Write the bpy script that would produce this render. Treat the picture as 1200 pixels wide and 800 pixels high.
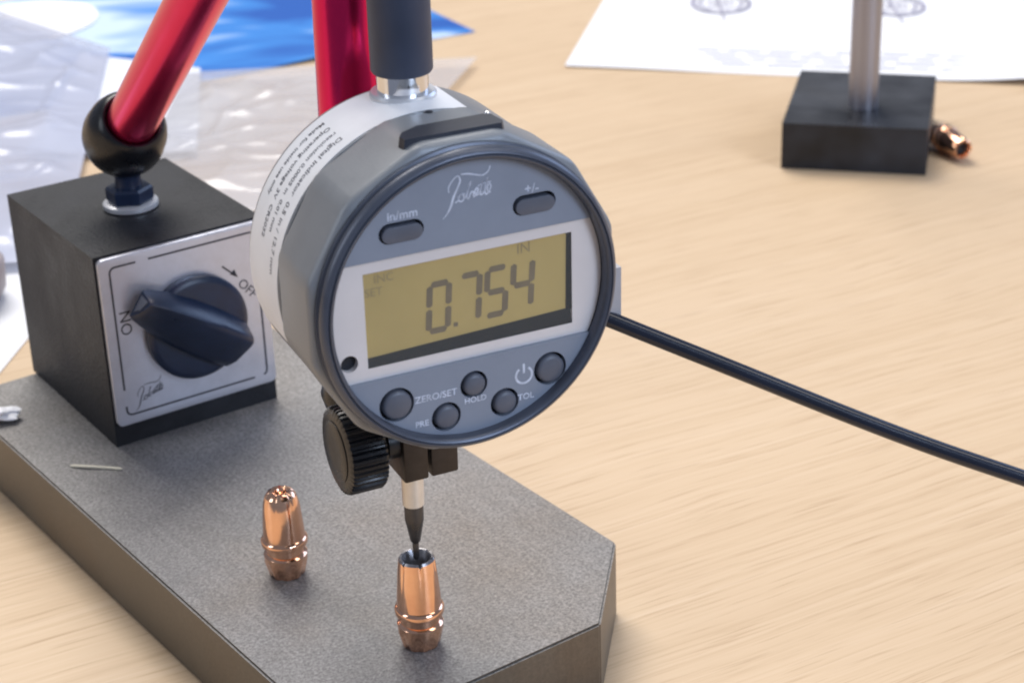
import bpy, bmesh, math, random
from mathutils import Vector, Matrix, noise
random.seed(7)
for o in list(bpy.data.objects): bpy.data.objects.remove(o)
scene = bpy.context.scene
C = scene.collection
S = 0.00083          # one model unit (about a millimetre) in metres
T = 20.75            # thickness of the steel plate: the table lies this far below its top
PI = math.pi

def W(x, y, z):      # model point (z = 0 is the plate's top) -> metres, table top at 0
    return Vector((x*S, y*S, (z + T)*S))

# ---------------------------------------------------------------- camera
cd = bpy.data.cameras.new('camera'); cam = bpy.data.objects.new('camera', cd); C.objects.link(cam)
pitch, roll, H = math.radians(24.87), math.radians(-1.95), 245.55
fw = Vector((0, math.cos(pitch), -math.sin(pitch))); up0 = Vector((0, math.sin(pitch), math.cos(pitch))); r0 = Vector((1, 0, 0))
r = math.cos(roll)*r0 + math.sin(roll)*up0; u = -math.sin(roll)*r0 + math.cos(roll)*up0
m = Matrix((r, u, -fw)).transposed().to_4x4(); m.translation = W(0, 0, H); cam.matrix_world = m
cd.sensor_width = 36; cd.lens = 2233.56/1200*36; cd.clip_start = 0.01; cd.clip_end = 50
cd.dof.use_dof = True; cd.dof.focus_distance = 415*S; cd.dof.aperture_fstop = 36
scene.camera = cam
scene.render.resolution_x, scene.render.resolution_y = 1024, 682

# ---------------------------------------------------------------- light
world = bpy.data.worlds.new('World'); scene.world = world; world.use_nodes = True
bg = world.node_tree.nodes['Background']; bg.inputs[0].default_value = (0.70, 0.78, 1.0, 1); bg.inputs[1].default_value = 0.27

def area(name, loc, target, size, size_y, power, col):
    l = bpy.data.lights.new(name, 'AREA'); l.shape = 'RECTANGLE'; l.size = size; l.size_y = size_y
    l.energy = power; l.color = col
    o = bpy.data.objects.new(name, l); C.objects.link(o); o.location = loc
    d = Vector(target) - Vector(loc); o.rotation_euler = d.to_track_quat('-Z', 'Y').to_euler()
    return o
CEN = (-0.02, 0.40, 0.03)
area('ceiling_light', (-0.55, 2.00, 2.60), CEN, 1.7, 1.7, 106, (1.0, 0.96, 0.90))
area('ceiling_light', (1.10, 0.30, 2.40), CEN, 0.6, 1.7, 13, (1.0, 0.96, 0.90))
area('window_light', (2.90, 2.80, 1.50), CEN, 2.0, 1.5, 34, (0.50, 0.66, 1.0))
area('window_light', (-1.55, -0.15, 0.85), CEN, 0.5, 0.9, 6, (0.86, 0.92, 1.0))
area('front_fill_light', (1.10, -0.75, 0.80), CEN, 0.6, 0.9, 17, (0.62, 0.76, 1.0))  # added fill from the front right, brightens the dial face and base front

vs = scene.view_settings; vs.view_transform = 'Standard'; vs.look = 'None'; vs.exposure = 0.0; vs.gamma = 1.0; vs.use_curve_mapping = False
scene.render.engine = 'CYCLES'
scene.cycles.transparent_max_bounces = 16
scene.cycles.filter_width = 2.0

# ---------------------------------------------------------------- materials
def lin(c): return tuple(((x/255)/12.92 if x/255 <= .04045 else ((x/255 + .055)/1.055)**2.4) for x in c)
def mat(name, col, rough=.5, metal=0., spec=.5, var=0., vscale=40., bump=0., bscale=200., coat=0., rvar=0., stretch=(1, 1, 1), alpha=1., dist=.0003, detail=4.):
    """principled material whose colour, gloss and fine relief vary with object-space noise"""
    M = bpy.data.materials.new(name); M.use_nodes = True
    nt = M.node_tree; N = nt.nodes; L = nt.links; b = N['Principled BSDF']
    b.inputs['Base Color'].default_value = (*col, 1); b.inputs['Roughness'].default_value = rough
    b.inputs['Metallic'].default_value = metal; b.inputs['Specular IOR Level'].default_value = spec
    b.inputs['Coat Weight'].default_value = coat; b.inputs['Coat Roughness'].default_value = .08
    b.inputs['Alpha'].default_value = alpha
    tc = N.new('ShaderNodeTexCoord'); mp = N.new('ShaderNodeMapping'); mp.inputs['Scale'].default_value = stretch
    L.new(tc.outputs['Object'], mp.inputs[0])
    if var or rvar:
        n = N.new('ShaderNodeTexNoise'); n.inputs['Scale'].default_value = vscale/S*.001; n.inputs['Detail'].default_value = detail
        n.inputs['Roughness'].default_value = .65
        L.new(mp.outputs[0], n.inputs[0])
        if var:
            cr = N.new('ShaderNodeValToRGB'); e = cr.color_ramp.elements
            e[0].position = .3; e[1].position = .7
            e[0].color = (*[max(0, x*(1 - var)) for x in col], 1); e[1].color = (*[min(1, x*(1 + var)) for x in col], 1)
            L.new(n.outputs[0], cr.inputs[0]); L.new(cr.outputs[0], b.inputs['Base Color'])
        if rvar:
            mr = N.new('ShaderNodeMapRange'); mr.inputs[1].default_value = .3; mr.inputs[2].default_value = .7
            mr.inputs[3].default_value = max(.02, rough - rvar); mr.inputs[4].default_value = min(1, rough + rvar)
            L.new(n.outputs[0], mr.inputs[0]); L.new(mr.outputs[0], b.inputs['Roughness'])
    if bump:
        n2 = N.new('ShaderNodeTexNoise'); n2.inputs['Scale'].default_value = bscale/S*.001; n2.inputs['Detail'].default_value = 3
        L.new(mp.outputs[0], n2.inputs[0])
        bp = N.new('ShaderNodeBump'); bp.inputs['Strength'].default_value = bump; bp.inputs['Distance'].default_value = dist
        L.new(n2.outputs[0], bp.inputs['Height']); L.new(bp.outputs[0], b.inputs['Normal'])
    return M

M = {}
M['black_paint'] = mat('black_paint', (.018, .0185, .022), .52, spec=.26, var=.7, vscale=26, bump=.6, bscale=900, rvar=.12)
M['black_plastic'] = mat('black_plastic', (.006, .007, .010), .30, spec=.38, var=.2, vscale=150, bump=.1, bscale=900, rvar=.06)
M['navy_plastic'] = mat('navy_plastic', (.010, .019, .046), .32, spec=.5, var=.2, vscale=150, bump=.1, bscale=900, rvar=.06)
M['rubber'] = mat('rubber', (.045, .055, .088), .5, spec=.4, var=.12, vscale=60, bump=.1, bscale=600)
M['cable'] = mat('cable', (.008, .012, .026), .22, spec=.6, var=.2, vscale=60)
M['housing'] = mat('housing', (.23, .24, .255), .42, metal=.15, spec=.5, var=.06, vscale=120, bump=.08, bscale=1500, rvar=.05)
M['bezel'] = mat('bezel', (.085, .095, .125), .34, metal=.3, spec=.5, var=.08, vscale=120, rvar=.06)
M['face'] = mat('face', (.235, .265, .325), .48, spec=.45, var=.05, vscale=90, bump=.05, bscale=1800)
M['panel'] = mat('panel', (.72, .68, .67), .38, metal=.15, spec=.5, var=.04, vscale=60)
M['lcd'] = mat('lcd', (.46, .335, .105), .26, spec=.35, var=.07, vscale=40)
M['lcd_shade'] = mat('lcd_shade', (.010, .009, .006), .6, spec=.08, var=.3, vscale=80)  # near-black colour for the shade inside the display window
M['segment'] = mat('segment', (.175, .130, .068), .4, spec=.3, var=.15, vscale=200)
M['segment_faint'] = mat('segment_faint', (.28, .205, .08), .4, spec=.3, var=.2, vscale=200)
M['button'] = mat('button', (.10, .11, .14), .42, spec=.5, var=.1, vscale=150)
M['slot_cover'] = mat('slot_cover', (.030, .033, .045), .42, spec=.4, var=.2, vscale=120)
M['outlet_grey'] = mat('outlet_grey', (.42, .41, .43), .45, var=.06, vscale=80)
M['gap'] = mat('gap', (.008, .009, .015), .6, var=.2, vscale=100)
M['print_white'] = mat('print_white', (.58, .62, .72), .5, var=.25, vscale=500)
M['print_black'] = mat('print_black', (.03, .03, .04), .5, var=.4, vscale=400)
M['print_grey'] = mat('print_grey', (.16, .16, .18), .5, var=.6, vscale=300)
M['label_white'] = mat('label_white', (.82, .82, .84), .45, var=.05, vscale=60, bump=.05, bscale=300)
M['silver_label'] = mat('silver_label', (.60, .61, .68), .34, metal=.55, spec=.5, var=.05, vscale=300, rvar=.05)
M['aluminium'] = mat('aluminium', (.70, .70, .72), .30, metal=1, var=.05, vscale=60, rvar=.08)
M['chrome'] = mat('chrome', (.80, .80, .82), .10, metal=1, var=.04, vscale=60)
M['steel_sleeve'] = mat('steel_sleeve', (.78, .72, .64), .34, metal=.55, var=.08, vscale=90)
M['dark_steel'] = mat('dark_steel', (.085, .080, .080), .35, metal=.7, var=.2, vscale=150, rvar=.1)
M['jaw'] = mat('jaw', (.045, .036, .031), .42, metal=.6, var=.35, vscale=120, bump=.2, bscale=500, rvar=.1)
M['red_anodised'] = mat('red_anodised', (.74, .018, .12), .23, metal=.9, var=.08, vscale=30, rvar=.05)
M['copper'] = mat('copper', (.95, .53, .35), .13, metal=1, var=.16, vscale=110, rvar=.07, bump=.06, bscale=250)
M['copper_dark'] = mat('copper_dark', (.26, .25, .26), .35, metal=.8, var=.3, vscale=200)
M['paper'] = mat('paper', (.80, .80, .83), .7, var=.02, vscale=8)
M['card'] = mat('card', (.72, .74, .82), .55, var=.03, vscale=10)
M['ink'] = mat('ink', (.27, .26, .36), .7, var=.3, vscale=60)
M['ink_faint'] = mat('ink_faint', (.50, .50, .61), .7, var=.1, vscale=60)
M['scrap'] = mat('scrap', (.86, .86, .90), .6, var=.06, vscale=60)
M['bristle'] = mat('bristle', (.72, .66, .52), .5, var=.1, vscale=100)
M['grey_lid'] = mat('grey_lid', (.30, .26, .27), .45, var=.1, vscale=40)
M['post_metal'] = mat('post_metal', (.40, .39, .43), .42, metal=.9, var=.1, vscale=40, rvar=.08, stretch=(1, 1, .1))
M['black_gloss'] = mat('dusty_black_enamel', (.022, .024, .030), .44, spec=.35, var=.95, vscale=22, bump=.2, bscale=700, rvar=.14, detail=3)
M['washer_white'] = mat('washer_white', (.66, .66, .68), .32, metal=.5, var=.06, vscale=80)

def wood_material():
    m = bpy.data.materials.new('beech_laminate'); m.use_nodes = True; nt = m.node_tree; N = nt.nodes; L = nt.links; b = N['Principled BSDF']
    tc = N.new('ShaderNodeTexCoord'); rot = N.new('ShaderNodeMapping'); rot.inputs['Rotation'].default_value = (0, 0, math.radians(-27))
    L.new(tc.outputs['Object'], rot.inputs[0])
    # slow wander so that the grain is not ruled
    wn = N.new('ShaderNodeTexNoise'); wn.inputs['Scale'].default_value = 9; wn.inputs['Detail'].default_value = 2; L.new(rot.outputs[0], wn.inputs[0])
    add = N.new('ShaderNodeVectorMath'); add.operation = 'MULTIPLY_ADD'; add.inputs[1].default_value = (.0, .009, 0)
    L.new(wn.outputs['Color'], add.inputs[0]); L.new(rot.outputs[0], add.inputs[2])
    def streak(sx, sy, det, rough=.6):
        mp = N.new('ShaderNodeMapping'); mp.inputs['Scale'].default_value = (sx, sy, 1); L.new(add.outputs[0], mp.inputs[0])
        n = N.new('ShaderNodeTexNoise'); n.inputs['Scale'].default_value = 1; n.inputs['Detail'].default_value = det; n.inputs['Roughness'].default_value = rough
        L.new(mp.outputs[0], n.inputs[0]); return n
    broad = streak(2.2, 130, 5, .7); fine = streak(5, 620, 5, .75); pore = streak(40, 1300, 2); big = streak(1.2, 7, 3)
    mix = N.new('ShaderNodeMath'); mix.operation = 'MULTIPLY_ADD'; mix.inputs[1].default_value = .26; L.new(broad.outputs[0], mix.inputs[0])
    m2 = N.new('ShaderNodeMath'); m2.operation = 'MULTIPLY_ADD'; m2.inputs[1].default_value = .56; L.new(fine.outputs[0], m2.inputs[0])
    m3 = N.new('ShaderNodeMath'); m3.operation = 'MULTIPLY'; m3.inputs[1].default_value = .20; L.new(big.outputs[0], m3.inputs[0])
    L.new(m3.outputs[0], m2.inputs[2]); L.new(m2.outputs[0], mix.inputs[2])
    cr = N.new('ShaderNodeValToRGB'); e = cr.color_ramp.elements
    e[0].position = .34; e[0].color = (.515, .36, .22, 1); e[1].position = .66; e[1].color = (.675, .51, .35, 1)
    k = e.new(.5); k.color = (.62, .455, .295, 1)
    L.new(mix.outputs[0], cr.inputs[0])
    pr = N.new('ShaderNodeValToRGB'); pe = pr.color_ramp.elements; pe[0].position = .30; pe[0].color = (.72, .66, .60, 1); pe[1].position = .44; pe[1].color = (1, 1, 1, 1)
    L.new(pore.outputs[0], pr.inputs[0])
    mul = N.new('ShaderNodeMixRGB'); mul.blend_type = 'MULTIPLY'; mul.inputs[0].default_value = .7; L.new(cr.outputs[0], mul.inputs[1]); L.new(pr.outputs[0], mul.inputs[2])
    L.new(mul.outputs[0], b.inputs['Base Color']); b.inputs['Roughness'].default_value = .48; b.inputs['Specular IOR Level'].default_value = .35
    bp = N.new('ShaderNodeBump'); bp.inputs['Strength'].default_value = .12; bp.inputs['Distance'].default_value = .0002
    L.new(fine.outputs[0], bp.inputs['Height']); L.new(bp.outputs[0], b.inputs['Normal'])
    return m
M['wood'] = wood_material()
M['edge_glint'] = mat('steel_edge_glint', (.46, .44, .43), .35, metal=.8, var=.45, vscale=260, rvar=.15)  # lighter bevel colour paints the glint along the plate's upper edges

def steel_material(name, dark, light, rust, speck, metal, rough):
    m = bpy.data.materials.new(name); m.use_nodes = True; nt = m.node_tree; N = nt.nodes; L = nt.links; b = N['Principled BSDF']
    tc = N.new('ShaderNodeTexCoord')
    def nz(scale, det, rgh=.6):
        n = N.new('ShaderNodeTexNoise'); n.inputs['Scale'].default_value = scale; n.inputs['Detail'].default_value = det; n.inputs['Roughness'].default_value = rgh
        L.new(tc.outputs['Object'], n.inputs[0]); return n
    blot = nz(17, 6, .55); gr = nz(1500, 4, .85); ru = nz(11, 5)
    cr = N.new('ShaderNodeValToRGB'); e = cr.color_ramp.elements; e[0].position = .3; e[0].color = (*dark, 1); e[1].position = .7; e[1].color = (*light, 1)
    L.new(blot.outputs[0], cr.inputs[0])
    rr = N.new('ShaderNodeValToRGB'); e = rr.color_ramp.elements; e[0].position = .48; e[0].color = (0, 0, 0, 1); e[1].position = .78; e[1].color = (1, 1, 1, 1)
    L.new(ru.outputs[0], rr.inputs[0])
    mx = N.new('ShaderNodeMixRGB'); mx.inputs[2].default_value = (*rust, 1); L.new(rr.outputs[0], mx.inputs[0]); L.new(cr.outputs[0], mx.inputs[1])
    gs = N.new('ShaderNodeValToRGB'); e = gs.color_ramp.elements; e[0].position = .33; e[0].color = (1 - speck, 1 - speck, 1 - speck, 1); e[1].position = .68; e[1].color = (1 + speck, 1 + speck, 1 + speck, 1)
    L.new(gr.outputs[0], gs.inputs[0])
    ml = N.new('ShaderNodeMixRGB'); ml.blend_type = 'MULTIPLY'; ml.inputs[0].default_value = 1; L.new(mx.outputs[0], ml.inputs[1]); L.new(gs.outputs[0], ml.inputs[2])
    mp = N.new('ShaderNodeMapping'); mp.inputs['Scale'].default_value = (900, 16, 16); mp.inputs['Rotation'].default_value = (0, 0, .12); L.new(tc.outputs['Object'], mp.inputs[0])
    gn = N.new('ShaderNodeTexNoise'); gn.inputs['Scale'].default_value = 1; gn.inputs['Detail'].default_value = 2; L.new(mp.outputs[0], gn.inputs[0])
    gc = N.new('ShaderNodeValToRGB'); e = gc.color_ramp.elements; e[0].position = .3; e[0].color = (.95, .95, .95, 1); e[1].position = .74; e[1].color = (1.07, 1.07, 1.07, 1); L.new(gn.outputs[0], gc.inputs[0])
    m4 = N.new('ShaderNodeMixRGB'); m4.blend_type = 'MULTIPLY'; m4.inputs[0].default_value = 1; L.new(ml.outputs[0], m4.inputs[1]); L.new(gc.outputs[0], m4.inputs[2])
    L.new(m4.outputs[0], b.inputs['Base Color']); b.inputs['Metallic'].default_value = metal
    mr = N.new('ShaderNodeMapRange'); mr.inputs[1].default_value = .3; mr.inputs[2].default_value = .7; mr.inputs[3].default_value = rough - .08; mr.inputs[4].default_value = rough + .12
    L.new(blot.outputs[0], mr.inputs[0]); L.new(mr.outputs[0], b.inputs['Roughness'])
    bp = N.new('ShaderNodeBump'); bp.inputs['Strength'].default_value = .35; bp.inputs['Distance'].default_value = .00012
    L.new(gr.outputs[0], bp.inputs['Height']); L.new(bp.outputs[0], b.inputs['Normal'])
    return m
M['plate_top'] = steel_material('ground_steel_top', (.128, .123, .122), (.265, .254, .249), (.180, .145, .115), .60, .2, .5)
M['plate_side'] = steel_material('milled_steel_side', (.095, .087, .076), (.18, .162, .138), (.14, .10, .065), .16, .6, .38)

def plastic_film(name, lo, hi, col):
    m = bpy.data.materials.new(name); m.use_nodes = True; nt = m.node_tree; N = nt.nodes; L = nt.links; b = N['Principled BSDF']
    b.inputs['Base Color'].default_value = (*col, 1); b.inputs['Roughness'].default_value = .18; b.inputs['Specular IOR Level'].default_value = .7
    tc = N.new('ShaderNodeTexCoord'); n = N.new('ShaderNodeTexNoise'); n.inputs['Scale'].default_value = 12; n.inputs['Detail'].default_value = 2
    L.new(tc.outputs['Object'], n.inputs[0])
    mr = N.new('ShaderNodeMapRange'); mr.inputs[1].default_value = .3; mr.inputs[2].default_value = .7; mr.inputs[3].default_value = lo; mr.inputs[4].default_value = hi
    L.new(n.outputs[0], mr.inputs[0]); L.new(mr.outputs[0], b.inputs['Alpha'])
    return m
M['film'] = plastic_film('cloudy_plastic_film', .42, .78, (.62, .64, .76))
M['film_clear'] = plastic_film('clear_plastic_film', .30, .55, (.72, .71, .74))

def flyer_material():
    m = bpy.data.materials.new('blue_glossy_print'); m.use_nodes = True; nt = m.node_tree; N = nt.nodes; L = nt.links; b = N['Principled BSDF']
    tc = N.new('ShaderNodeTexCoord'); mp = N.new('ShaderNodeMapping'); mp.inputs['Rotation'].default_value = (0, 0, math.radians(-30)); mp.inputs['Scale'].default_value = (8, 17, 1)
    L.new(tc.outputs['Object'], mp.inputs[0])
    n = N.new('ShaderNodeTexNoise'); n.inputs['Scale'].default_value = 1.3; n.inputs['Detail'].default_value = 3; n.inputs['Distortion'].default_value = .6; L.new(mp.outputs[0], n.inputs[0])
    cr = N.new('ShaderNodeValToRGB'); e = cr.color_ramp.elements
    e[0].position = .38; e[0].color = (.008, .10, .44, 1); e[1].position = .60; e[1].color = (.62, .76, .95, 1); k = e.new(.49); k.color = (.04, .24, .68, 1)
    L.new(n.outputs[0], cr.inputs[0]); L.new(cr.outputs[0], b.inputs['Base Color']); b.inputs['Roughness'].default_value = .30
    return m
M['flyer'] = flyer_material()

# ---------------------------------------------------------------- mesh helpers (all in model units, scaled by S when built)
def new_bm(): return bmesh.new()
def build(name, bm, material, parent=None, smooth=35, bevel=0., seg=2, loc=None):
    if bevel:
        ed = [e for e in bm.edges if len(e.link_faces) == 2 and e.calc_face_angle(0) > math.radians(28)]
        bmesh.ops.bevel(bm, geom=ed, offset=bevel, segments=seg, affect='EDGES', profile=.5, clamp_overlap=True)
    bmesh.ops.recalc_face_normals(bm, faces=bm.faces)
    bmesh.ops.scale(bm, vec=(S, S, S), verts=bm.verts)
    me = bpy.data.meshes.new(name); bm.to_mesh(me); bm.free()
    if smooth:
        me.shade_smooth(); me.set_sharp_from_angle(angle=math.radians(smooth))
    mats = material if isinstance(material, (list, tuple)) else [material]
    for k in mats: me.materials.append(M[k])
    o = bpy.data.objects.new(name, me); C.objects.link(o)
    if parent: o.parent = parent
    if loc is not None: o.location = loc
    return o
def thing(name, label, cat, loc, rot=None, group=None):
    o = bpy.data.objects.new(name, None); C.objects.link(o); o.location = loc; o.empty_display_size = .01
    if rot is not None: o.rotation_euler = rot
    o['label'] = label; o['category'] = cat
    if group: o['group'] = group
    return o
def tag(o, label, cat, group=None):
    o['label'] = label; o['category'] = cat
    if group: o['group'] = group
    return o
def box(bm, x0, x1, y0, y1, z0, z1):
    v = [bm.verts.new(p) for p in ((x0,y0,z0),(x1,y0,z0),(x1,y1,z0),(x0,y1,z0),(x0,y0,z1),(x1,y0,z1),(x1,y1,z1),(x0,y1,z1))]
    for f in ((0,3,2,1),(4,5,6,7),(0,1,5,4),(1,2,6,5),(2,3,7,6),(3,0,4,7)): bm.faces.new([v[i] for i in f])
    return bm
def basis(axis):
    a = Vector(axis).normalized(); h = Vector((0, 0, 1)) if abs(a.z) < .9 else Vector((1, 0, 0))
    x = h.cross(a).normalized(); return x, a.cross(x), a
def lathe(bm, prof, org=(0,0,0), axis=(0,0,1), n=48, cap0=True, cap1=True, mod=None):
    """prof: list of (radius, height along axis)"""
    x, y, a = basis(axis); org = Vector(org); rings = []
    for j, (rad, h) in enumerate(prof):
        ring = []
        for i in range(n):
            t = 2*PI*i/n; rr, hh = (mod(j, t, rad, h) if mod else (rad, h))
            ring.append(bm.verts.new(org + x*(rr*math.cos(t)) + y*(rr*math.sin(t)) + a*hh))
        rings.append(ring)
    for A, B in zip(rings, rings[1:]):
        for i in range(n): bm.faces.new((A[i], A[(i+1)%n], B[(i+1)%n], B[i]))
    if cap0: bm.faces.new(rings[0][::-1])
    if cap1: bm.faces.new(rings[-1])
    return bm
def tube(bm, pts, rad, n=16, caps=True):
    pts = [Vector(p) for p in pts]; rings = []; prev = None
    for i, p in enumerate(pts):
        t = (pts[min(i+1, len(pts)-1)] - pts[max(i-1, 0)]).normalized()
        if prev is None: x = basis(t)[0]
        else: x = (prev - t*prev.dot(t)).normalized()
        prev = x; y = t.cross(x); rr = rad[i] if isinstance(rad, (list, tuple)) else rad
        rings.append([bm.verts.new(p + (x*math.cos(2*PI*k/n) + y*math.sin(2*PI*k/n))*rr) for k in range(n)])
    for A, B in zip(rings, rings[1:]):
        for k in range(n): bm.faces.new((A[k], A[(k+1)%n], B[(k+1)%n], B[k]))
    if caps: bm.faces.new(rings[0][::-1]); bm.faces.new(rings[-1])
    return bm
def prism(bm, outer, holes, y0, y1):
    """outline in (x, z), extruded along y from y0 (front) to y1 (back), with holes"""
    loops = [outer] + list(holes); edges = []; start = len(bm.verts)
    for lp in loops:
        vs_ = [bm.verts.new((p[0], y0, p[1])) for p in lp]
        edges += [bm.edges.new((vs_[i], vs_[(i+1) % len(vs_)])) for i in range(len(vs_))]
    res = bmesh.ops.triangle_fill(bm, use_beauty=True, use_dissolve=False, edges=edges)
    fs = [g for g in res['geom'] if isinstance(g, bmesh.types.BMFace)]
    ex = bmesh.ops.extrude_face_region(bm, geom=fs)
    bmesh.ops.translate(bm, vec=(0, y1 - y0, 0), verts=[g for g in ex['geom'] if isinstance(g, bmesh.types.BMVert)])
    return bm
def circ(cx, cz, rad, n=32, a0=0.): return [(cx + rad*math.cos(a0 + 2*PI*i/n), cz + rad*math.sin(a0 + 2*PI*i/n)) for i in range(n)]
def pill(cx, cz, hw, hh, n=10):
    p = [(cx + (hw - hh) + hh*math.cos(t), cz + hh*math.sin(t)) for t in [(-PI/2 + PI*i/n) for i in range(n + 1)]]
    return p + [(cx - (hw - hh) - hh*math.cos(t), cz - hh*math.sin(t)) for t in [(-PI/2 + PI*i/n) for i in range(n + 1)]]
def ribbon(bm, pts, w, y=0., to=None):
    """flat printed stroke; pts in (x, z); to(x, z) -> point"""
    to = to or (lambda x, z: Vector((x, y, z)))
    P = [Vector(p) for p in pts]; L_, R_ = [], []
    for i, p in enumerate(P):
        t = (P[min(i+1, len(P)-1)] - P[max(i-1, 0)]); t.normalize(); n = Vector((-t.y, t.x))
        ww = w[i] if isinstance(w, (list, tuple)) else w
        L_.append(bm.verts.new(to(*(p + n*ww/2)))); R_.append(bm.verts.new(to(*(p - n*ww/2))))
    for i in range(len(P)-1): bm.faces.new((L_[i], R_[i], R_[i+1], L_[i+1]))
    return bm
def smooth_path(pts, k=5):
    P = [Vector(p) for p in pts]; out = []
    for i in range(len(P)-1):
        a, b, c, d = P[max(i-1, 0)], P[i], P[i+1], P[min(i+2, len(P)-1)]
        for j in range(k):
            t = j/k; out.append(.5*((2*b) + (c - a)*t + (2*a - 5*b + 4*c - d)*t*t + (3*b - a - 3*c + d)*t**3))
    return out + [P[-1]]
def text_bm(body, size, align='CENTER', bold=0.):
    cu = bpy.data.curves.new('text', 'FONT'); cu.body = body; cu.size = size; cu.align_x = align; cu.align_y = 'CENTER'; cu.resolution_u = 3; cu.offset = bold
    ob = bpy.data.objects.new('text', cu); C.objects.link(ob); dg = bpy.context.evaluated_depsgraph_get()
    me = bpy.data.meshes.new_from_object(ob.evaluated_get(dg)); bm = bmesh.new(); bm.from_mesh(me)
    bpy.data.objects.remove(ob); bpy.data.curves.remove(cu); bpy.data.meshes.remove(me)
    return bm
def place(bm, fn):
    for v in bm.verts: v.co = fn(v.co.x, v.co.y)
    return bm
def sheet(name, corner_pts, nu, nv, hfun, material, parent=None, thick=.25, smooth=60):
    """a thin sheet over a bilinear quad of table points, its height from hfun(u, v, x, y); real thickness below"""
    a, b, c, d = [Vector(p) for p in corner_pts]; bm = new_bm(); top = []; bot = []
    for j in range(nv + 1):
        for i in range(nu + 1):
            s, t = i/nu, j/nv; p = a*(1-s)*(1-t) + b*s*(1-t) + c*s*t + d*(1-s)*t
            h = hfun(s, t, p.x, p.y)
            top.append(bm.verts.new((p.x, p.y, h + thick))); bot.append(bm.verts.new((p.x, p.y, h)))
    q = lambda i, j: j*(nu+1) + i
    for j in range(nv):
        for i in range(nu):
            bm.faces.new((top[q(i,j)], top[q(i+1,j)], top[q(i+1,j+1)], top[q(i,j+1)]))
            bm.faces.new((bot[q(i,j)], bot[q(i,j+1)], bot[q(i+1,j+1)], bot[q(i+1,j)]))
    rim = [(q(i,0), q(i+1,0)) for i in range(nu)] + [(q(nu,j), q(nu,j+1)) for j in range(nv)] + [(q(i+1,nv), q(i,nv)) for i in range(nu)] + [(q(0,j+1), q(0,j)) for j in range(nv)]
    for k, l in rim: bm.faces.new((top[l], top[k], bot[k], bot[l]))
    return build(name, bm, material, parent, smooth=smooth, loc=(0, 0, 0))

# ---------------------------------------------------------------- table
bm = new_bm(); box(bm, -1500, 1500, 150, 2600, -22, 0)
tbl = build('table_top', bm, 'wood', bevel=1); tbl['kind'] = 'structure'

# ---------------------------------------------------------------- steel plate
YAWP = math.radians(35.78)
plate = bpy.data.objects.new('steel_plate', None)
bm = new_bm(); CH = 26
outl = [(161.61 + CH, 291.9), (258.9 - CH, 291.9), (258.9, 291.9 + CH), (258.9, 505.1), (161.61, 505.1), (161.61, 291.9 + CH)]
px0, py0 = 210.0, 400.0
cs, sn = math.cos(YAWP), math.sin(YAWP)
plate_loc = Vector((px0*cs - py0*sn, px0*sn + py0*cs, 0))*S
bot = [bm.verts.new((x - px0, y - py0, 0)) for x, y in outl]; tp = [bm.verts.new((x - px0, y - py0, T)) for x, y in outl]
bm.faces.new(bot[::-1]); bm.faces.new(tp)
for i in range(6): bm.faces.new((bot[i], bot[(i+1)%6], tp[(i+1)%6], tp[i]))
bmesh.ops.recalc_face_normals(bm, faces=bm.faces)
bmesh.ops.bevel(bm, geom=[e for e in bm.edges], offset=.55, segments=2, affect='EDGES')
for f in bm.faces: f.material_index = 0 if f.normal.z > .95 else (2 if f.normal.z > .15 else 1)
plate = build('steel_plate', bm, ['plate_top', 'plate_side', 'edge_glint'], smooth=25)
plate.location = plate_loc; plate.rotation_euler = (0, 0, YAWP)
tag(plate, 'thick grey steel plate with cut corners under the magnetic base and two bullets', 'steel plate')

# ---------------------------------------------------------------- magnetic stand
BW, BD, BH = 50.0, 62.0, 56.56; YAWB = math.radians(33.57)
stand = thing('magnetic_stand', 'black magnetic base with silver switch plate and red articulated arm', 'stand', W(-110.4, 468.77, 0), (0, 0, YAWB))
BM_ = Matrix.Rotation(YAWB, 3, 'Z')
def to_base(p): return BM_.transposed() @ (Vector(p) - Vector((-110.4, 468.77, 0)))
bm = new_bm(); box(bm, 0, BW, 0, BD, .05, BH); build('base_block', bm, 'black_paint', stand, bevel=.9, seg=3)
# switch plate: recessed metal plate with a bright rim, standing proud of the front
def rrect(x0, x1, z0, z1, rd, n=6):
    p = []
    for cx, cz, a in ((x1-rd, z1-rd, 0), (x0+rd, z1-rd, PI/2), (x0+rd, z0+rd, PI), (x1-rd, z0+rd, 1.5*PI)):
        p += [(cx + rd*math.cos(a + PI/2*i/n), cz + rd*math.sin(a + PI/2*i/n)) for i in range(n+1)]
    return p
bm = new_bm(); prism(bm, rrect(.6, 49.6, 6.6, 55.9, 1.6), [], -1.6, -.02)
sp = build('switch_plate', bm, 'silver_label', stand, bevel=.45, smooth=30)
bm = new_bm()
def border(bm, x0, x1, z0, z1, rd, w, y, gaps):
    P = rrect(x0, x1, z0, z1, rd, 5); P.append(P[0]); run = []
    segs = []
    for a, b in zip(P, P[1:]):
        n = max(1, int((Vector(b) - Vector(a)).length/1.2))
        segs += [(Vector(a).lerp(Vector(b), i/n)) for i in range(n)]
    segs.append(Vector(P[0]))
    for k in range(0, len(segs)-1, 1):
        if any(g0 <= k/len(segs) < g1 for g0, g1 in gaps):
            if len(run) > 1: ribbon(bm, run, w, y)
            run = []
        else: run.append(segs[k])
    if len(run) > 1: ribbon(bm, run, w, y)
border(bm, 3.6, 46.9, 9.4, 53.2, 1.6, .55, -1.66, [(.20, .215), (.47, .49), (.735, .75)])
build('border_line', bm, 'print_black', sp, smooth=0)
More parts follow.
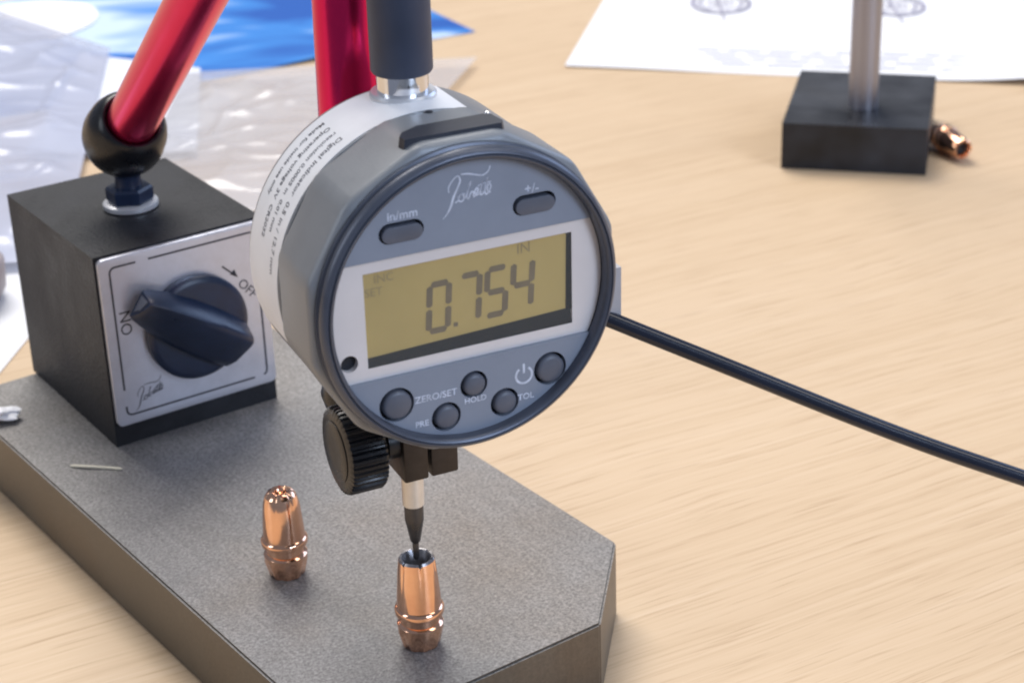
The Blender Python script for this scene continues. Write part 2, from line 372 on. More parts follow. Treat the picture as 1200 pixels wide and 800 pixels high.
bm = place(text_bm('ON', 4.6), lambda x, y: Vector((6.6 - y, -1.66, 36.6 + x))); build('on_lettering', bm, 'print_black', sp, smooth=0)
bm = place(text_bm('OFF', 4.0), lambda x, y: Vector((43.2 + x*.62 + y*.75, -1.66, 36.9 - x*.78 + y*.6))); build('off_lettering', bm, 'print_black', sp, smooth=0)
bm = new_bm(); ribbon(bm, [(36.2, 45.4), (38.0, 43.6), (39.6, 42.1)], .5, -1.66); ribbon(bm, [(39.0, 43.1), (40.6, 41.0)], [1.9, .05], -1.66); build('arrow', bm, 'print_black', sp, smooth=0)
# script logo strokes drawn in a unit box; the same mark is on the dial and on the base
LOGO = [([(100,760),(140,715),(172,665),(198,610),(217,555),(235,490),(255,440),(280,385),(302,330),(325,275),(318,225),(292,203),(250,235),(212,285),(182,335),(172,380),(185,420)], [6,14,22,26,28,26,24,22,20,18,16,16,14,14,14,12,8]),
        ([(335,182),(420,172),(520,178),(600,186),(660,165),(705,115),(722,55)], [14,18,18,16,16,14,8]),
        ([(262,545),(300,520),(330,440),(372,452),(372,505),(335,530),(306,500),(330,440),(390,430)], 17),
        ([(380,495),(410,440),(440,350),(478,262),(452,300),(428,400),(415,470),(440,490),(470,410),(505,400),(505,450),(520,468)], 17),
        ([(515,465),(545,420),(565,370),(545,345),(522,400),(545,445),(585,400)], 17),
        ([(570,440),(595,370),(630,262),(605,350),(598,425),(620,430),(650,370)], 17),
        ([(640,425),(655,350),(690,205),(668,320),(660,410),(690,420),(735,330),(715,285),(690,330),(700,400),(735,390)], 17),
        ([(560,325),(640,285),(740,262)], 12)]
def logo(bm, fn, scale):
    for pts, w in LOGO:
        ww = w
        P = smooth_path([Vector((a, b)) for a, b in pts], 3)
        if isinstance(w, list): ww = [w[min(len(w)-1, i//3)]*scale for i in range(len(P))]
        else: ww = w*scale
        ribbon(bm, [fn(p.x, p.y) for p in P], ww, to=None)
    return bm
bm = logo(new_bm(), lambda a, b: Vector((6.2 + (a-100)*.0135, 19.4 - b*.0125)), .012)
for v in bm.verts: v.co.y = -1.66
build('logo', bm, 'print_black', sp, smooth=0)
# switch: round dial with a tapering grip
KX, KZ = 26.3, 30.6
bm = new_bm(); lathe(bm, [(14.6, .0), (15.0, .5), (15.0, 2.6), (14.2, 3.4), (13.0, 3.7)], (KX, -1.6, KZ), (0, -1, 0), 64)
kn = build('switch_knob', bm, 'navy_plastic', stand, smooth=40)
ang = math.radians(-36)
bm = new_bm()
prof = [(-21.5, 3.2, 10.4), (-20.3, 4.0, 11.2), (-14, 5.6, 12.0), (-6, 6.7, 12.4), (2, 7.0, 12.2), (8, 6.8, 11.6), (12.4, 6.3, 10.9), (13.3, 5.6, 10.3)]
rings = []
for x, hw, top in prof:
    ring = []
    for (a, y) in ((-hw-.9, 3.2), (-hw-.5, top*.45), (-hw*.75, top*.66), (hw*.30, top*.97), (hw*.50, top), (hw*.70, top*.92), (hw*.95, top*.5), (hw+.3, 3.2)):
        X = x*math.cos(ang) - a*math.sin(ang); Z = x*math.sin(ang) + a*math.cos(ang)
        ring.append(bm.verts.new((KX + X, -1.6 - y, KZ + Z)))
    rings.append(ring)
for A, B in zip(rings, rings[1:]):
    for i in range(8): bm.faces.new((A[i], A[(i+1)%8], B[(i+1)%8], B[i]))
bm.faces.new(rings[0][::-1]); bm.faces.new(rings[-1])
build('grip', bm, 'navy_plastic', kn, bevel=.35, smooth=50)
bm = new_bm()
ca, sa = math.cos(ang), math.sin(ang)
vs4 = []
for a, y in ((-2.4, 4.5), (2.4, 4.5), (1.9, 9.0), (-1.2, 7.2)):
    x = -21.75; vs4.append((KX + x*ca - a*sa, -1.6 - y, KZ + x*sa + a*ca))
vv = [bm.verts.new(p) for p in vs4]; vb = [bm.verts.new((p[0] + .8*ca, p[1], p[2] + .8*sa)) for p in vs4]
bm.faces.new(vv); bm.faces.new(vb[::-1])
for i in range(4): bm.faces.new((vv[i], vv[(i+1)%4], vb[(i+1)%4], vb[i]))
build('pointer_tip', bm, 'button', kn, bevel=.2)
# stud, washer, nut, ball joint and red tubes
SX, SY = 24.6, 30.0
bm = new_bm(); lathe(bm, [(7.3, 0.05), (7.8, .4), (7.8, 1.5), (7.2, 1.9), (4.5, 1.9)], (SX, SY, BH), n=48); build('washer', bm, 'washer_white', stand)
bm = new_bm(); lathe(bm, [(6.2, 1.95), (6.7, 2.5), (6.7, 5.6), (6.1, 6.3), (3.9, 6.3)], (SX, SY, BH), n=6); build('hex_nut', bm, 'navy_plastic', stand, bevel=.25, smooth=20)
ball = Vector((SX + .6, SY + .4, BH + 20.6))
elbow = to_base((-30.72, 384.48, 197.16)); tdir = (elbow - ball).normalized()
bm = new_bm(); lathe(bm, [(3.8, 6.3), (3.6, 9), (4.3, 11), (6.5, 13)], (SX, SY, BH), n=32); build('stud', bm, 'navy_plastic', stand)
bm = new_bm(); R0 = 11.6
prof = [(max(.05, R0*math.sin(PI*i/14)), -R0*math.cos(PI*i/14)) for i in range(0, 9)]
prof = [(rr, h) for rr, h in prof] + [(11.2, 4.6), (10.5, 7.2), (9.6, 9.4), (8.9, 10.6), (8.2, 11.1), (7.6, 10.9), (7.3, 9.5), (7.2, 6)]
lathe(bm, prof, ball, tdir, 56, cap0=False, cap1=True); bj = build('ball_joint', bm, 'black_plastic', stand, smooth=50)
bm = new_bm(); xb, yb, ab = basis(tdir)
bm = new_bm(); lathe(bm, [(7.0, 8.0), (7.0, 12), (7.0, (elbow-ball).length - 10)], ball, tdir, 48); build('lower_tube', bm, 'red_anodised', stand)
bm = new_bm(); lathe(bm, [(.2, -13), (6, -12), (10, -8), (12.5, 0), (10, 8), (6, 12), (.2, 13)], elbow, (0.55, -.83, 0), 40); build('elbow_joint', bm, 'black_plastic', stand, smooth=50)

# ---------------------------------------------------------------- dial indicator (local frame: origin at the probe tip, x right, y into the body, z up)
TIP = (-23.06, 367.4, 22.4); ZC = 78.26; G = 35.48
IM = Matrix(((0.90867, -0.41743, 0.00785), (0.41751, 0.90851, -0.01706), (-0.00001, 0.01878, 0.99982)))
ind = thing('digital_indicator', 'round grey digital dial indicator reading 0.754 with its probe on a copper bullet', 'dial indicator', W(*TIP), IM.to_euler())
def ic(pts): return pts
# faceted front housing and round rear shell
bm = new_bm(); prism(bm, circ(0, ZC, 33.1, 12, math.radians(15)), [circ(0, ZC, 29.4, 96)], -34.3, -16.0)
hs = build('front_housing', bm, 'housing', ind, bevel=1.9, smooth=30, seg=6)
bm = new_bm(); lathe(bm, [(20, 12.9), (30.2, 12.9), (31.6, 11.6), (31.9, 10.5), (31.9, -7.0), (31.0, -7.4)], (0, -9.6, ZC), (0, 1, 0), 128, cap0=True, cap1=True)
rs = build('rear_shell', bm, 'housing', ind, smooth=40)
# rating label wrapped round the shell
def cyl(R_, a, y): return Vector((R_*math.cos(a), y, ZC + R_*math.sin(a)))
bm = new_bm(); nA = 60; a0, a1 = math.radians(72), math.radians(203); g = []
for i in range(nA + 1):
    a = a0 + (a1 - a0)*i/nA
    g.append([bm.verts.new(cyl(32.02, a, -15.9)), bm.verts.new(cyl(32.02, a, .6)), bm.verts.new(cyl(31.92, a, .6)), bm.verts.new(cyl(31.92, a, -15.9))])
for A, B in zip(g, g[1:]):
    for k in range(4): bm.faces.new((A[k], A[(k+1)%4], B[(k+1)%4], B[k]))
bm.faces.new(g[0]); bm.faces.new(g[-1][::-1])
lb = build('rating_label', bm, 'label_white', rs, smooth=40)
rows = [('Digital indicator  0.5 in / 12.7 mm', -12.2, 1.9), ('resolution 0.0005 in  0.01 mm', -9.0, 1.6), ('Operating voltage 3V  CR2032', -5.8, 1.7), ('Made for inside use only', -2.6, 1.5)]
for tx, yy, sz in rows:
    bm = text_bm(tx, sz*1.1, 'LEFT', .03)
    bm = place(bm, lambda x, y, yy=yy: cyl(32.06, math.radians(119) + x*1.1/32.0, yy - y))
    build('printed_line', bm, 'print_grey', lb, smooth=0)
# slot cover on the top flat, small screw hole
bm = new_bm()
outline = [(-10.6, -31.6), (9.6, -31.6), (10.4, -30.4), (9.9, -26.0), (8.6, -25.2), (-5.5, -25.4), (-9.6, -27.6), (-10.9, -29.6)]
zt = ZC + 31.97
lo = [bm.verts.new((x, y, zt - 1.2)) for x, y in outline]; hi = [bm.verts.new((x*.97, y*.99 - .25, zt + .75)) for x, y in outline]
bm.faces.new(lo); bm.faces.new(hi[::-1])
for i in range(8): bm.faces.new((lo[i], lo[(i+1)%8], hi[(i+1)%8], hi[i]))
build('battery_cover', bm, 'slot_cover', hs, bevel=.3)
bm = new_bm(); lathe(bm, [(.75, -.3), (.75, .12)], (.6, -17.4, zt), n=20); build('screw_hole', bm, 'gap', hs)
bm = new_bm(); lathe(bm, [(.6, -.3), (.6, .5), (.35, .8)], (12.9, -17, ZC + 29.2), (.45, 0, .9), 16); build('small_pin', bm, 'chrome', hs)
# bezel ring with grooves
bm = new_bm()
lathe(bm, [(28.55, -35.0), (28.55, -37.2), (28.9, -37.75), (29.3, -37.9), (29.55, -37.45), (29.8, -37.75), (30.3, -37.5), (30.85, -36.7), (30.95, -35.9), (30.6, -35.5), (30.6, -35.2), (31.15, -34.9), (31.15, -34.0), (30.6, -33.5), (28.55, -33.5)], (0, 0, ZC), (0, 1, 0), 160, cap0=False, cap1=False)
x0 = [v for v in bm.verts]
build('bezel_ring', bm, 'bezel', ind, smooth=50)
# dial face: grey upper and lower fields with openings, pale centre panel with the display window
FR = 28.5; ZT, ZB = 11.75, -12.75
def arc_seg(z0, upper):
    a = math.asin(z0/FR)
    ts = [a + (PI - 2*a)*i/60 for i in range(61)] if upper else [PI - a + (PI + 2*a)*i/60 for i in range(61)]
    return [(FR*math.cos(t), ZC + FR*math.sin(t)) for t in ts]
PILLS = [(-13.35, 16.4), (14.0, 16.8)]
BTN = [(-16.1, -18.9, 3.0), (-5.9, -24.0, 2.5), (.2, -18.4, 2.3), (6.7, -23.9, 2.45), (16.8, -18.8, 2.95)]
bm = new_bm(); prism(bm, arc_seg(ZT, True), [pill(x - .1, ZC + z + .2, 4.55, 2.05) for x, z in PILLS], -G, -33.6)
fu = build('upper_face', bm, 'face', ind, smooth=25)
bm = new_bm(); prism(bm, arc_seg(ZB, False), [circ(x - .12, ZC + z + .12, rr + .62, 28) for x, z, rr in BTN], -G, -33.6)
fl = build('lower_face', bm, 'face', ind, smooth=25)
a1_, a2_ = math.asin(ZT/FR), math.asin(ZB/FR)
mid = [(FR*math.cos(a2_ + (a1_ - a2_)*i/24), ZC + FR*math.sin(a2_ + (a1_ - a2_)*i/24)) for i in range(25)]
mid = mid + [(-x, z) for x, z in mid[::-1]]
mid = [(x, min(ZC + ZT - .03, max(ZC + ZB + .03, z))) for x, z in mid]
LX0, LX1, LZ0, LZ1 = -21.3, 22.1, -10.2, 9.25
bm = new_bm(); prism(bm, mid, [[(LX0, ZC+LZ0), (LX1, ZC+LZ0), (LX1, ZC+LZ1), (LX0, ZC+LZ1)], circ(-25.0, ZC - 8.4, 1.75, 24)], -G + .75, -33.4)
pn = build('display_panel', bm, 'panel', ind, smooth=25)
bm = new_bm(); lathe(bm, [(28.3, 0), (28.3, .2)], (0, -33.4, ZC), (0, 1, 0), 96)
build('dial_backing', bm, 'gap', ind)
# display window: LCD set back, recess shade painted as dark wedges below and at the right
LY = -33.75
bm = new_bm(); box(bm, LX0 - .1, LX1 + .1, LY, LY + .3, ZC + LZ0 - .1, ZC + LZ1 + .1); lcd = build('lcd_screen', bm, 'lcd', ind, smooth=0)
bm = new_bm()   # near-black wedge in place of shade, sloping to the lower window edge
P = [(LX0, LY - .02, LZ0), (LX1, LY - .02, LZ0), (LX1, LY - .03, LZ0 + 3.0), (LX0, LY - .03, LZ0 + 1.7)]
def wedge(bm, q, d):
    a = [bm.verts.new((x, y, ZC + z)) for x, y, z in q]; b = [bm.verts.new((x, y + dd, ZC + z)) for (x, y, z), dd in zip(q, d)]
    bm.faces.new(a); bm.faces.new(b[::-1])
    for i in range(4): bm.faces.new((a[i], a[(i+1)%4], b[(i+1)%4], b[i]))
wedge(bm, P, (-.85, -.85, -.05, -.05)); build('lower_shade_wedge', bm, 'lcd_shade', lcd, smooth=0)
bm = new_bm(); wedge(bm, [(LX1 - 1.0, LY - .025, LZ0 + 3.0), (LX1, LY - .025, LZ0 + 2.95), (LX1, LY - .025, LZ1), (LX1 - .7, LY - .025, LZ1)], (-.05, -.85, -.85, -.05)); build('right_shade_wedge', bm, 'lcd_shade', lcd, smooth=0)
M['glass_cover'] = mat('glass_cover', (.9, .9, .9), .04, spec=.5, var=.02, vscale=20, alpha=.035)
bm = new_bm(); box(bm, LX0 + .02, LX1 - .02, -G + .80, -G + .95, ZC + LZ0 + .02, ZC + LZ1 - .02); build('display_glass', bm, 'glass_cover', pn, smooth=0)
# seven segment digits
SEG = {'a': (0, 1, 1, 1), 'b': (1, 1, 1, .5), 'c': (1, .5, 1, 0), 'd': (0, 0, 1, 0), 'e': (0, .5, 0, 0), 'f': (0, 1, 0, .5), 'g': (0, .5, 1, .5)}
DIG = {'0': 'abcdef', '7': 'abc', '5': 'afgcd', '4': 'fgbc'}
for ch, cx, cz, mt in (('0', -5.9, -1.0, 'segment'), ('7', .55, -.55, 'segment'), ('5', 6.2, -.35, 'segment'), ('4', 11.8, -.05, 'segment')):
    bm = new_bm(); w, h, th, slant = 4.0, 9.6, 1.3, .07
    for s in DIG[ch]:
        xa, za, xb, zb = SEG[s]
        A = Vector(((xa-.5)*w, (za-.5)*h)); B = Vector(((xb-.5)*w, (zb-.5)*h)); dv = (B - A).normalized()
        A = A + dv*.55; B = B - dv*.55; n = Vector((-dv.y, dv.x))*th/2
        q = [A - dv*.4, A + n, B + n, B + dv*.4, B - n, A - n]
        bm.faces.new([bm.verts.new((cx + p.x + p.y*slant, LY - .05, ZC + cz + p.y)) for p in q])
    build('digit', bm, mt, lcd, smooth=0)
bm = new_bm(); box(bm, -3.0, -2.1, LY - .05, LY - .02, ZC - 5.9, ZC - 5.0); build('decimal_point', bm, 'segment', lcd, smooth=0)
for tx, x, z, s in (('INC', -16.8, 7.3, 2.4), ('SET', -19.0, 4.8, 2.4), ('IN', 12.2, 7.4, 3.0)):
    bm = place(text_bm(tx, s), lambda a, b, x=x, z=z: Vector((x + a, LY - .05, ZC + z + b))); build('display_mark', bm, 'segment_faint', lcd, smooth=0)
# buttons
for x, z in PILLS:
    bm = new_bm(); prism(bm, pill(x, ZC + z - .08, 4.1, 1.55), [], -G - .4, -33.5); build('push_button', bm, 'button', ind, bevel=.45, smooth=40, seg=3)
for x, z, rr in BTN:
    bm = new_bm(); lathe(bm, [(rr, 0), (rr, 1.9), (rr - .25, 2.3), (rr - .7, 2.45), (.2, 2.55)], (x, -33.5, ZC + z), (0, -1, 0), 40); build('push_button', bm, 'button', ind, smooth=40)
# printed marks on the face
PY = -G - .04
AFF = ((0.17499, -0.03654), (-0.00728, -0.17626), (-93.97512, 81.60794))
def face_px(px, py): return Vector((AFF[0][0]*px + AFF[1][0]*py + AFF[2][0], ZC + AFF[0][1]*px + AFF[1][1]*py + AFF[2][1]))
bm = new_bm(); logo(bm, lambda a, b: face_px(510 + a/11.43, 190 + b/11.43), .175/11.43*1.15)
for v in bm.verts: v.co = Vector((v.co.x, PY, v.co.z if abs(v.co.z) > 1e-9 else v.co.y))
build('logo', bm, 'print_white', fu, smooth=0)
for tx, x, z, s, par in (('in/mm', -13.1, 19.9, 2.5, fu), ('+/-', 13.4, 20.1, 2.6, fu), ('ZERO/SET', -8.0, -18.9, 2.05, fl), ('PRE', -11.2, -24.2, 1.8, fl), ('HOLD', .3, -21.6, 1.75, fl), ('TOL', 11.2, -23.6, 1.9, fl)):
    bm = place(text_bm(tx, s*.98, 'CENTER', .03), lambda a, b, x=x, z=z: Vector((x + a, PY, ZC + z + b))); build('lettering', bm, 'print_white', par, smooth=0)
bm = new_bm(); ribbon(bm, [(10.9 + 1.75*math.cos(t), ZC - 18.8 + 1.75*math.sin(t)) for t in [math.radians(125 + 290*i/24) for i in range(25)]], .5, PY)
ribbon(bm, [(10.9, ZC - 16.3), (10.9, ZC - 18.4)], .5, PY); build('power_symbol', bm, 'print_white', fl, smooth=0)
# upper spindle cover
UX, UY = .75, -4.0; zt2 = ZC + 31.4
bm = new_bm(); lathe(bm, [(6.7, -.6), (6.7, .7), (6.3, 1.2), (5.0, 1.25)], (UX, UY, zt2), n=64); build('collar', bm, 'washer_white', ind)
bm = new_bm(); lathe(bm, [(5.2, 1.2), (5.2, 5.4)], (UX, UY, zt2), n=64); build('chrome_neck', bm, 'chrome', ind)
bm = new_bm(); lathe(bm, [(5.3, 5.0), (5.9, 5.1), (6.2, 5.6), (6.2, 60), (5.5, 61)], (UX, UY, zt2), n=64); build('spindle_cap', bm, 'rubber', ind)
# stem, sleeve, probe
bm = new_bm(); lathe(bm, [(2.4, 30), (3.9, 36), (3.9, 52)], n=40); build('stem', bm, 'steel_sleeve', ind)
bm = new_bm(); lathe(bm, [(2.2, 14.2), (2.45, 14.5), (2.45, 34)], n=40); build('spindle', bm, 'steel_sleeve', ind)
bm = new_bm(); lathe(bm, [(.35, .02), (.62, .35), (.72, 1.0), (.72, 4.4), (1.15, 5.0), (2.0, 9.8), (2.15, 10.6), (2.15, 14.2)], n=36); build('probe_tip', bm, 'dark_steel', ind)
# cable outlet at the right, partly hidden behind the bezel
bm = new_bm(); box(bm, 29, 35.4, -30.5, -22, ZC - 13.5, ZC - 2.6); oc = build('cable_outlet', bm, 'outlet_grey', ind, bevel=.6)
bm = new_bm()
Rm = IM; 
pts = [(9, 354.6, 91.0), (15.78, 353.17, 88.11), (27.79, 351.72, 82.9), (43.13, 349.86, 76.38), (69.19, 345.89, 65.59), (86.45, 343.11, 59.0), (103.55, 339.92, 53.34), (120.68, 336.93, 47.57), (138.15, 334.61, 40.6), (165.9, 333.3, 27.5), (200, 334, 9), (240, 338, -9), (285, 348, -18.6), (350, 380, -19.05), (430, 400, -19.05)]
tipv = Vector(TIP)
pts = smooth_path([IM.transposed() @ (Vector(p) - tipv) for p in pts], 6)
tube(bm, pts, 1.68, 24); build('cable', bm, 'cable', ind, smooth=50)

# ---------------------------------------------------------------- clamp and upper tube of the stand, holding the indicator's stem
def ind_to_base(p): return to_base(IM @ Vector(p) + Vector(TIP))
def xf(bm):
    for v in bm.verts: v.co = ind_to_base(v.co)
    return bm
bm = new_bm(); A0, A1 = Vector((-1.7, 22, 36)), Vector((.17, 22, 174.4)); lathe(bm, [(7.0, 0), (7.0, (A1-A0).length - 8)], A0, A1 - A0, 48); build('upper_tube', xf(bm), 'red_anodised', stand)
bm = new_bm(); lathe(bm, [(.2, -10), (5, -9), (8.6, -5), (10, 0), (8.6, 5), (7.4, 7)], (-1.7, 22, 33), (0, 0, 1), 36); build('clamp_ball', xf(bm), 'black_plastic', stand, smooth=50)
bm = new_bm(); tube(bm, [(0, 19, 31), (1.5, 12, 31), (3.4, 6.2, 31)], 3.6, 20); build('clamp_arm', xf(bm), 'jaw', stand)
bm = new_bm(); prism(bm, [(-4.0, 23.4), (1.7, 23.4), (1.7, 45.0), (-4.0, 45.0)], [], -6.0, 6.0); build('clamp_jaw', xf(bm), 'jaw', stand, bevel=.5)
bm = new_bm(); prism(bm, [(2.9, 22.6), (9.3, 22.6), (9.3, 45.0), (2.9, 45.0)], [], -4.6, 6.0); build('clamp_jaw', xf(bm), 'jaw', stand, bevel=.5)
bm = new_bm(); lathe(bm, [(2.2, -6), (2.2, 8)], (0, -.5, 31.5), (1, 0, 0), 24); build('clamp_bolt', xf(bm), 'chrome', stand)
bm = new_bm(); lathe(bm, [(3.2, -9.5), (3.2, -6.8), (4.3, -6.6), (4.3, -4.1)], (0, -.5, 32), (1, 0, 0), 32); build('clamp_sleeve', xf(bm), 'black_plastic', stand)
bm = new_bm()
nt_ = 44
def knurl(j, t, rad, h): 
    if j in (0, 5): return rad, h
    k = 1 + .022*(1 if math.cos(nt_*t) > 0 else -1)
    return rad*k, h
lathe(bm, [(8.2, -17.2), (9.3, -16.8), (9.6, -16.2), (9.6, -9.4), (9.2, -8.8), (4.2, -8.4)], (0, -.5, 32.2), (1, 0, 0), nt_*4, mod=knurl)
ck = build('clamp_knob', xf(bm), 'black_plastic', stand, smooth=30)
bm = new_bm(); lathe(bm, [(6.8, -17.25), (6.8, -17.4), (6.1, -17.6), (3.0, -17.6)], (0, -.5, 32.2), (1, 0, 0), 40); build('knob_cap', xf(bm), 'black_plastic', ck)

# ---------------------------------------------------------------- copper bullets
def make_bullet(label, loc, rot, rim='copper', closed=False):
    t = thing('bullet', label, 'bullet', loc, rot, 'copper bullets')
    prof = [(3.2, .05), (3.9, .15), (4.2, .5), (5.15, 4.4), (5.25, 5.2), (5.3, 6.0), (5.0, 6.3), (4.5, 6.6), (4.5, 8.2), (5.1, 8.5), (5.6, 8.9), (5.7, 9.9), (5.5, 10.4), (5.08, 10.7), (4.98, 13), (4.76, 16), (4.5, 19), (4.28, 21.2), (4.12, 22.6), (3.8, 23.1), (3.35, 23.0), (2.9, 22.2), (2.5, 20.6)]
    if closed: prof = prof[:17] + [(4.15, 20.6), (3.75, 21.8), (3.1, 22.8), (2.3, 23.15), (1.5, 22.8), (1.0, 21.6)]
    sd = len(label)
    def mod(j, th, rad, h):
        rad *= 1 + .014*noise.noise(Vector((math.cos(th)*1.7, math.sin(th)*1.7, h*.35 + sd))); h += .10*noise.noise(Vector((math.cos(th)*1.2, math.sin(th)*1.2, sd + 5))) if 8 < h < 11.5 else 0
        if j >= 15:
            k = abs(((th/(2*PI)*6) % 1) - .5)*2           # six skived petals: 1 on a slit, 0 in the middle of a petal
            d = max(0, k - .80)/.20; f = min(1, (j - 14)/4)
            return rad*(1 - (.035 if closed else .075)*d*f), h - ((.15 if closed else .8)*d if 18 <= j <= 21 else 0)
        if j in (1, 2, 3): return rad*(1 + .035*math.cos(9*th)), h
        return rad, h
    bm = new_bm(); lathe(bm, prof[:19], n=96, mod=mod, cap1=False); b = build('jacket', bm, 'copper', t, smooth=38)
    bm = new_bm(); lathe(bm, prof[18:], n=96, mod=lambda j, th, rad, h: mod(j + 18, th, rad, h), cap0=False, cap1=False); build('nose_rim', bm, rim, t, smooth=38)
    bm = new_bm(); lathe(bm, [(1.02 if closed else 2.52, 21.6 if closed else 20.7), (.9 if closed else 2.2, 18.5), (.8, 15.5), (.1, 14.5)], n=32, cap0=False, cap1=True); build('cavity', bm, 'copper_dark', t)
    return t
make_bullet('copper hollow point bullet standing under the indicator probe', W(-23.06, 367.4, 0), (0, 0, .25), 'copper_dark')
make_bullet('copper bullet standing free on the plate beside the knurled knob', W(-56.76, 399.78, 0), (0, 0, .8), closed=True)

# ---------------------------------------------------------------- small things on the plate
bm = new_bm(); pts = smooth_path([(-121.3, 458.3, .35), (-116, 457.0, .6), (-111.5, 456.6, .35), (-106.7, 455.3, .45)], 5)
for i, p in enumerate(pts): pts[i] = p + Vector((0, 0, T))
tube(bm, pts, [.25] + [.42]*(len(pts)-2) + [.2], 8)
tag(build('bristle', bm, 'bristle', smooth=50), 'thin pale bristle lying on the plate before the magnetic base', 'bristle')
bm = new_bm()
bmesh.ops.create_icosphere(bm, subdivisions=4, radius=1)
for v in bm.verts:
    n = noise.noise(v.co*1.6 + Vector((3, 1, 7))); n2 = noise.noise(v.co*4.0)
    v.co = Vector((v.co.x*6.0*(1 + .7*n + .25*n2) , v.co.y*3.4*(1 + .6*n), max(-.98, v.co.z*(1 + .3*n + .1*n2))*1.5))
for v in bm.verts: v.co = v.co*1.25 + Vector((-149.3, 487.6, T + 2.2))
tag(build('paper_scrap', bm, 'scrap', smooth=70), 'small crumpled white scrap on the far left edge of the plate', 'scrap')

# ---------------------------------------------------------------- post stand at the back right
YB = math.radians(-14.59)
post = thing('post_stand', 'black square block with upright bare metal post on the table', 'stand', W(111.95, 733.37, -T), (0, 0, YB))
bm = new_bm(); box(bm, 0, 57.9, 0, 72.8, .05, 19.35); build('block', bm, 'black_gloss' if 'black_gloss' in M else 'black_paint', post, bevel=.5)
pl = Matrix.Rotation(-YB, 3, 'Z') @ (Vector((147.9, 752.0, 0)) - Vector((111.95, 733.37, 0)))
bm = new_bm(); lathe(bm, [(6.1, 19.3), (6.1, 200), (5, 201)], (pl.x, pl.y, 0), n=48); build('post', bm, 'post_metal', post)
b3 = make_bullet('copper bullet lying on its side against the black block', W(187.0, 741.5, -T + 5.75), None)
ax = Vector((.27, -.96, .0)).normalized(); q = ax.to_track_quat('Z', 'Y'); b3.rotation_euler = q.to_euler()
b3.location = W(179.6, 754.5, -T + 5.65)

# ---------------------------------------------------------------- paper with a drawing
def hp(s, t, x, y):
    e = 0.25 + .35*math.sin(9*s + 1)*max(0, 1 - 3*t)**2
    if s > .72: e += 7*((s - .72)/.28)**2*max(0, 1 - t*2.2)
    return e + .15
pp = [(29.8, 884.8, 0), (262, 826, 0), (330, 1120, 0), (95, 1190, 0)]
paper = sheet('drawing_sheet', pp, 60, 40, hp, 'paper')
tag(paper, 'white printed drawing sheet lying behind the post stand', 'paper')
def ring(bm, cx, cy, a, b, w, z, n=48, k0=0, k1=1.0):
    P = [(cx + a*math.cos(2*PI*(k0 + (k1-k0)*i/n)), cy + b*math.sin(2*PI*(k0 + (k1-k0)*i/n))) for i in range(n+1)]
    ribbon(bm, P, w, to=lambda x, y: Vector((x, y, z)))
bm = new_bm()
for cx, cy in ((116.5, 988), (205, 972)):
    for rr, w in ((15.0, 2.0), (10.8, 1.0), (6.2, .8), (3.0, 1.0)): ring(bm, cx, cy, rr, rr*1.35, w, 1.25)
    for k in range(8):
        a = 2*PI*k/8; ring(bm, cx + 13.5*math.cos(a), cy + 18*math.sin(a), 2.2, 2.8, .8, 1.28, 14)
    ribbon(bm, [(cx - 2, cy - 34), (cx, cy + 30)], .9, to=lambda x, y: Vector((x, y, 1.3)))
ribbon(bm, [(140, 998), (180, 990)], 1.2, to=lambda x, y: Vector((x, y, 1.25)))
build('drawing', bm, 'ink', paper, smooth=0)
bm = new_bm()
for k in range(4):
    y0 = 905 - k*8
    x = 95.0 + 3*k
    while x < 215:
        w = random.uniform(6, 22); ribbon(bm, [(x, y0 - (x - 95)*.22), (x + w, y0 - (x + w - 95)*.22)], 1.7, to=lambda a, b: Vector((a, b, 1.25))); x += w + random.uniform(3, 7)
build('print_lines', bm, 'ink_faint', paper, smooth=0)

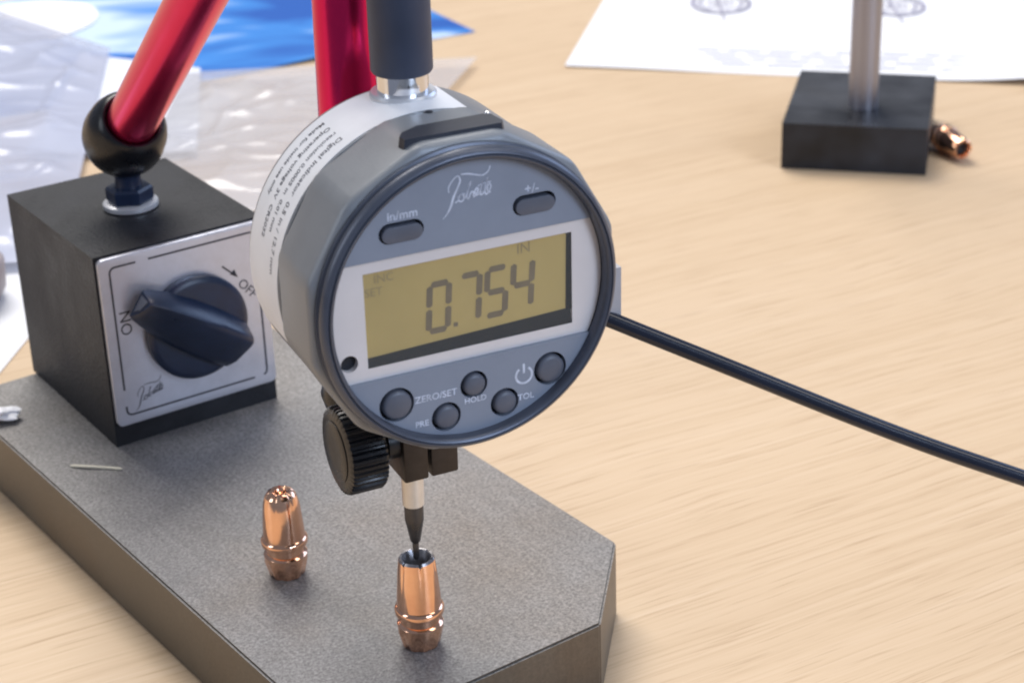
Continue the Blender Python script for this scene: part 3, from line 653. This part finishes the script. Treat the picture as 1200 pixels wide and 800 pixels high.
# ---------------------------------------------------------------- leaflet, card, bags at the back left
d1 = Vector((-.88, -.475, 0)); d2 = Vector((-.475, .88, 0)); c0 = Vector((-13.4, 951.6, 0))
def hf(s, t, x, y): return 0.2 + 2.2*max(0, 1 - abs(s - .28)/.22)**2*max(0, 1 - t*3.5) + .3*math.sin(6*s)*t**2
fly = sheet('leaflet', [c0, c0 + d1*290, c0 + d1*290 + d2*210, c0 + d2*210], 50, 30, hf, 'flyer', thick=.25)
tag(fly, 'glossy blue printed leaflet with a white oval, behind the red arm', 'leaflet')
bm = new_bm(); n = 48; ct = bm.verts.new((-252, 1000, 1.1)); rg = [bm.verts.new((-252 + 36*math.cos(2*PI*i/n), 1000 + 43*math.sin(2*PI*i/n), 1.1)) for i in range(n)]
for i in range(n): bm.faces.new((ct, rg[i], rg[(i+1)%n]))
build('white_oval', bm, 'paper', fly, smooth=0)
card = sheet('card', [(-205, 775, 0), (-131, 770, 0), (-146, 893, 0), (-210, 925, 0)], 6, 6, lambda s, t, x, y: 3.0, 'card', thick=.4)
for v in card.data.vertices: pass
tag(card, 'plain white card standing out beneath the clear bag', 'card')
def crumple(base, amp, sc, seed, edge=8.):
    def h(s, t, x, y):
        p = Vector((x*sc, y*sc, seed)); a = noise.noise(p); b = abs(noise.noise(p*2.3 + Vector((5, 2, 0)))); c = abs(noise.noise(p*5.1))
        k = min(1, min(s, 1-s, t, 1-t)*edge)
        return base + k*amp*max(.05, .5 + .5*a + .50*(1 - b*2.2) + .26*max(0, 1 - abs(noise.noise(p*1.5 + Vector((7, 3, 1))))*9) + .22*max(0, 1 - abs(noise.noise(Vector((p.x*1.3 + p.y*1.3, p.y*2.6 - p.x*.8, 4))))*8)) + amp*.10*(1 - k)
    return h
bag1 = sheet('plastic_bag', [(-330, 640, 0), (-165, 650, 0), (-196, 930, 0), (-330, 1075, 0)], 150, 150, crumple(3.7, 5.0, .013, 3.3), 'film', thick=.12, smooth=80)
tag(bag1, 'crumpled clear plastic bag left of the black ball joint', 'plastic bag')
bag2 = sheet('plastic_bag', [(-150, 700, 0), (-66, 690, 0), (-12, 893, 0), (-152, 884, 0)], 140, 140, crumple(3.7, 3.6, .015, 9.1), 'film_clear', thick=.12, smooth=80)
tag(bag2, 'clear plastic bag on the table between magnetic base and indicator', 'plastic bag')
ws = sheet('paper_sheet', [(-300, 560, 0), (-170, 545, 0), (-154, 665, 0), (-300, 690, 0)], 8, 6, lambda s, t, x, y: .15, 'paper', thick=.3)
tag(ws, 'bright white paper at the far left behind the plate', 'paper')
bm = new_bm(); lathe(bm, [(14, .1), (17.5, 1.5), (19.5, 5), (20, 10), (20, 14.5), (19, 15.5), (17.5, 15.2), (17, 13)], (-198, 622, .4), n=64)
tag(build('lid', bm, 'grey_lid', smooth=45), 'rounded grey plastic lid on the paper at the left edge', 'lid')
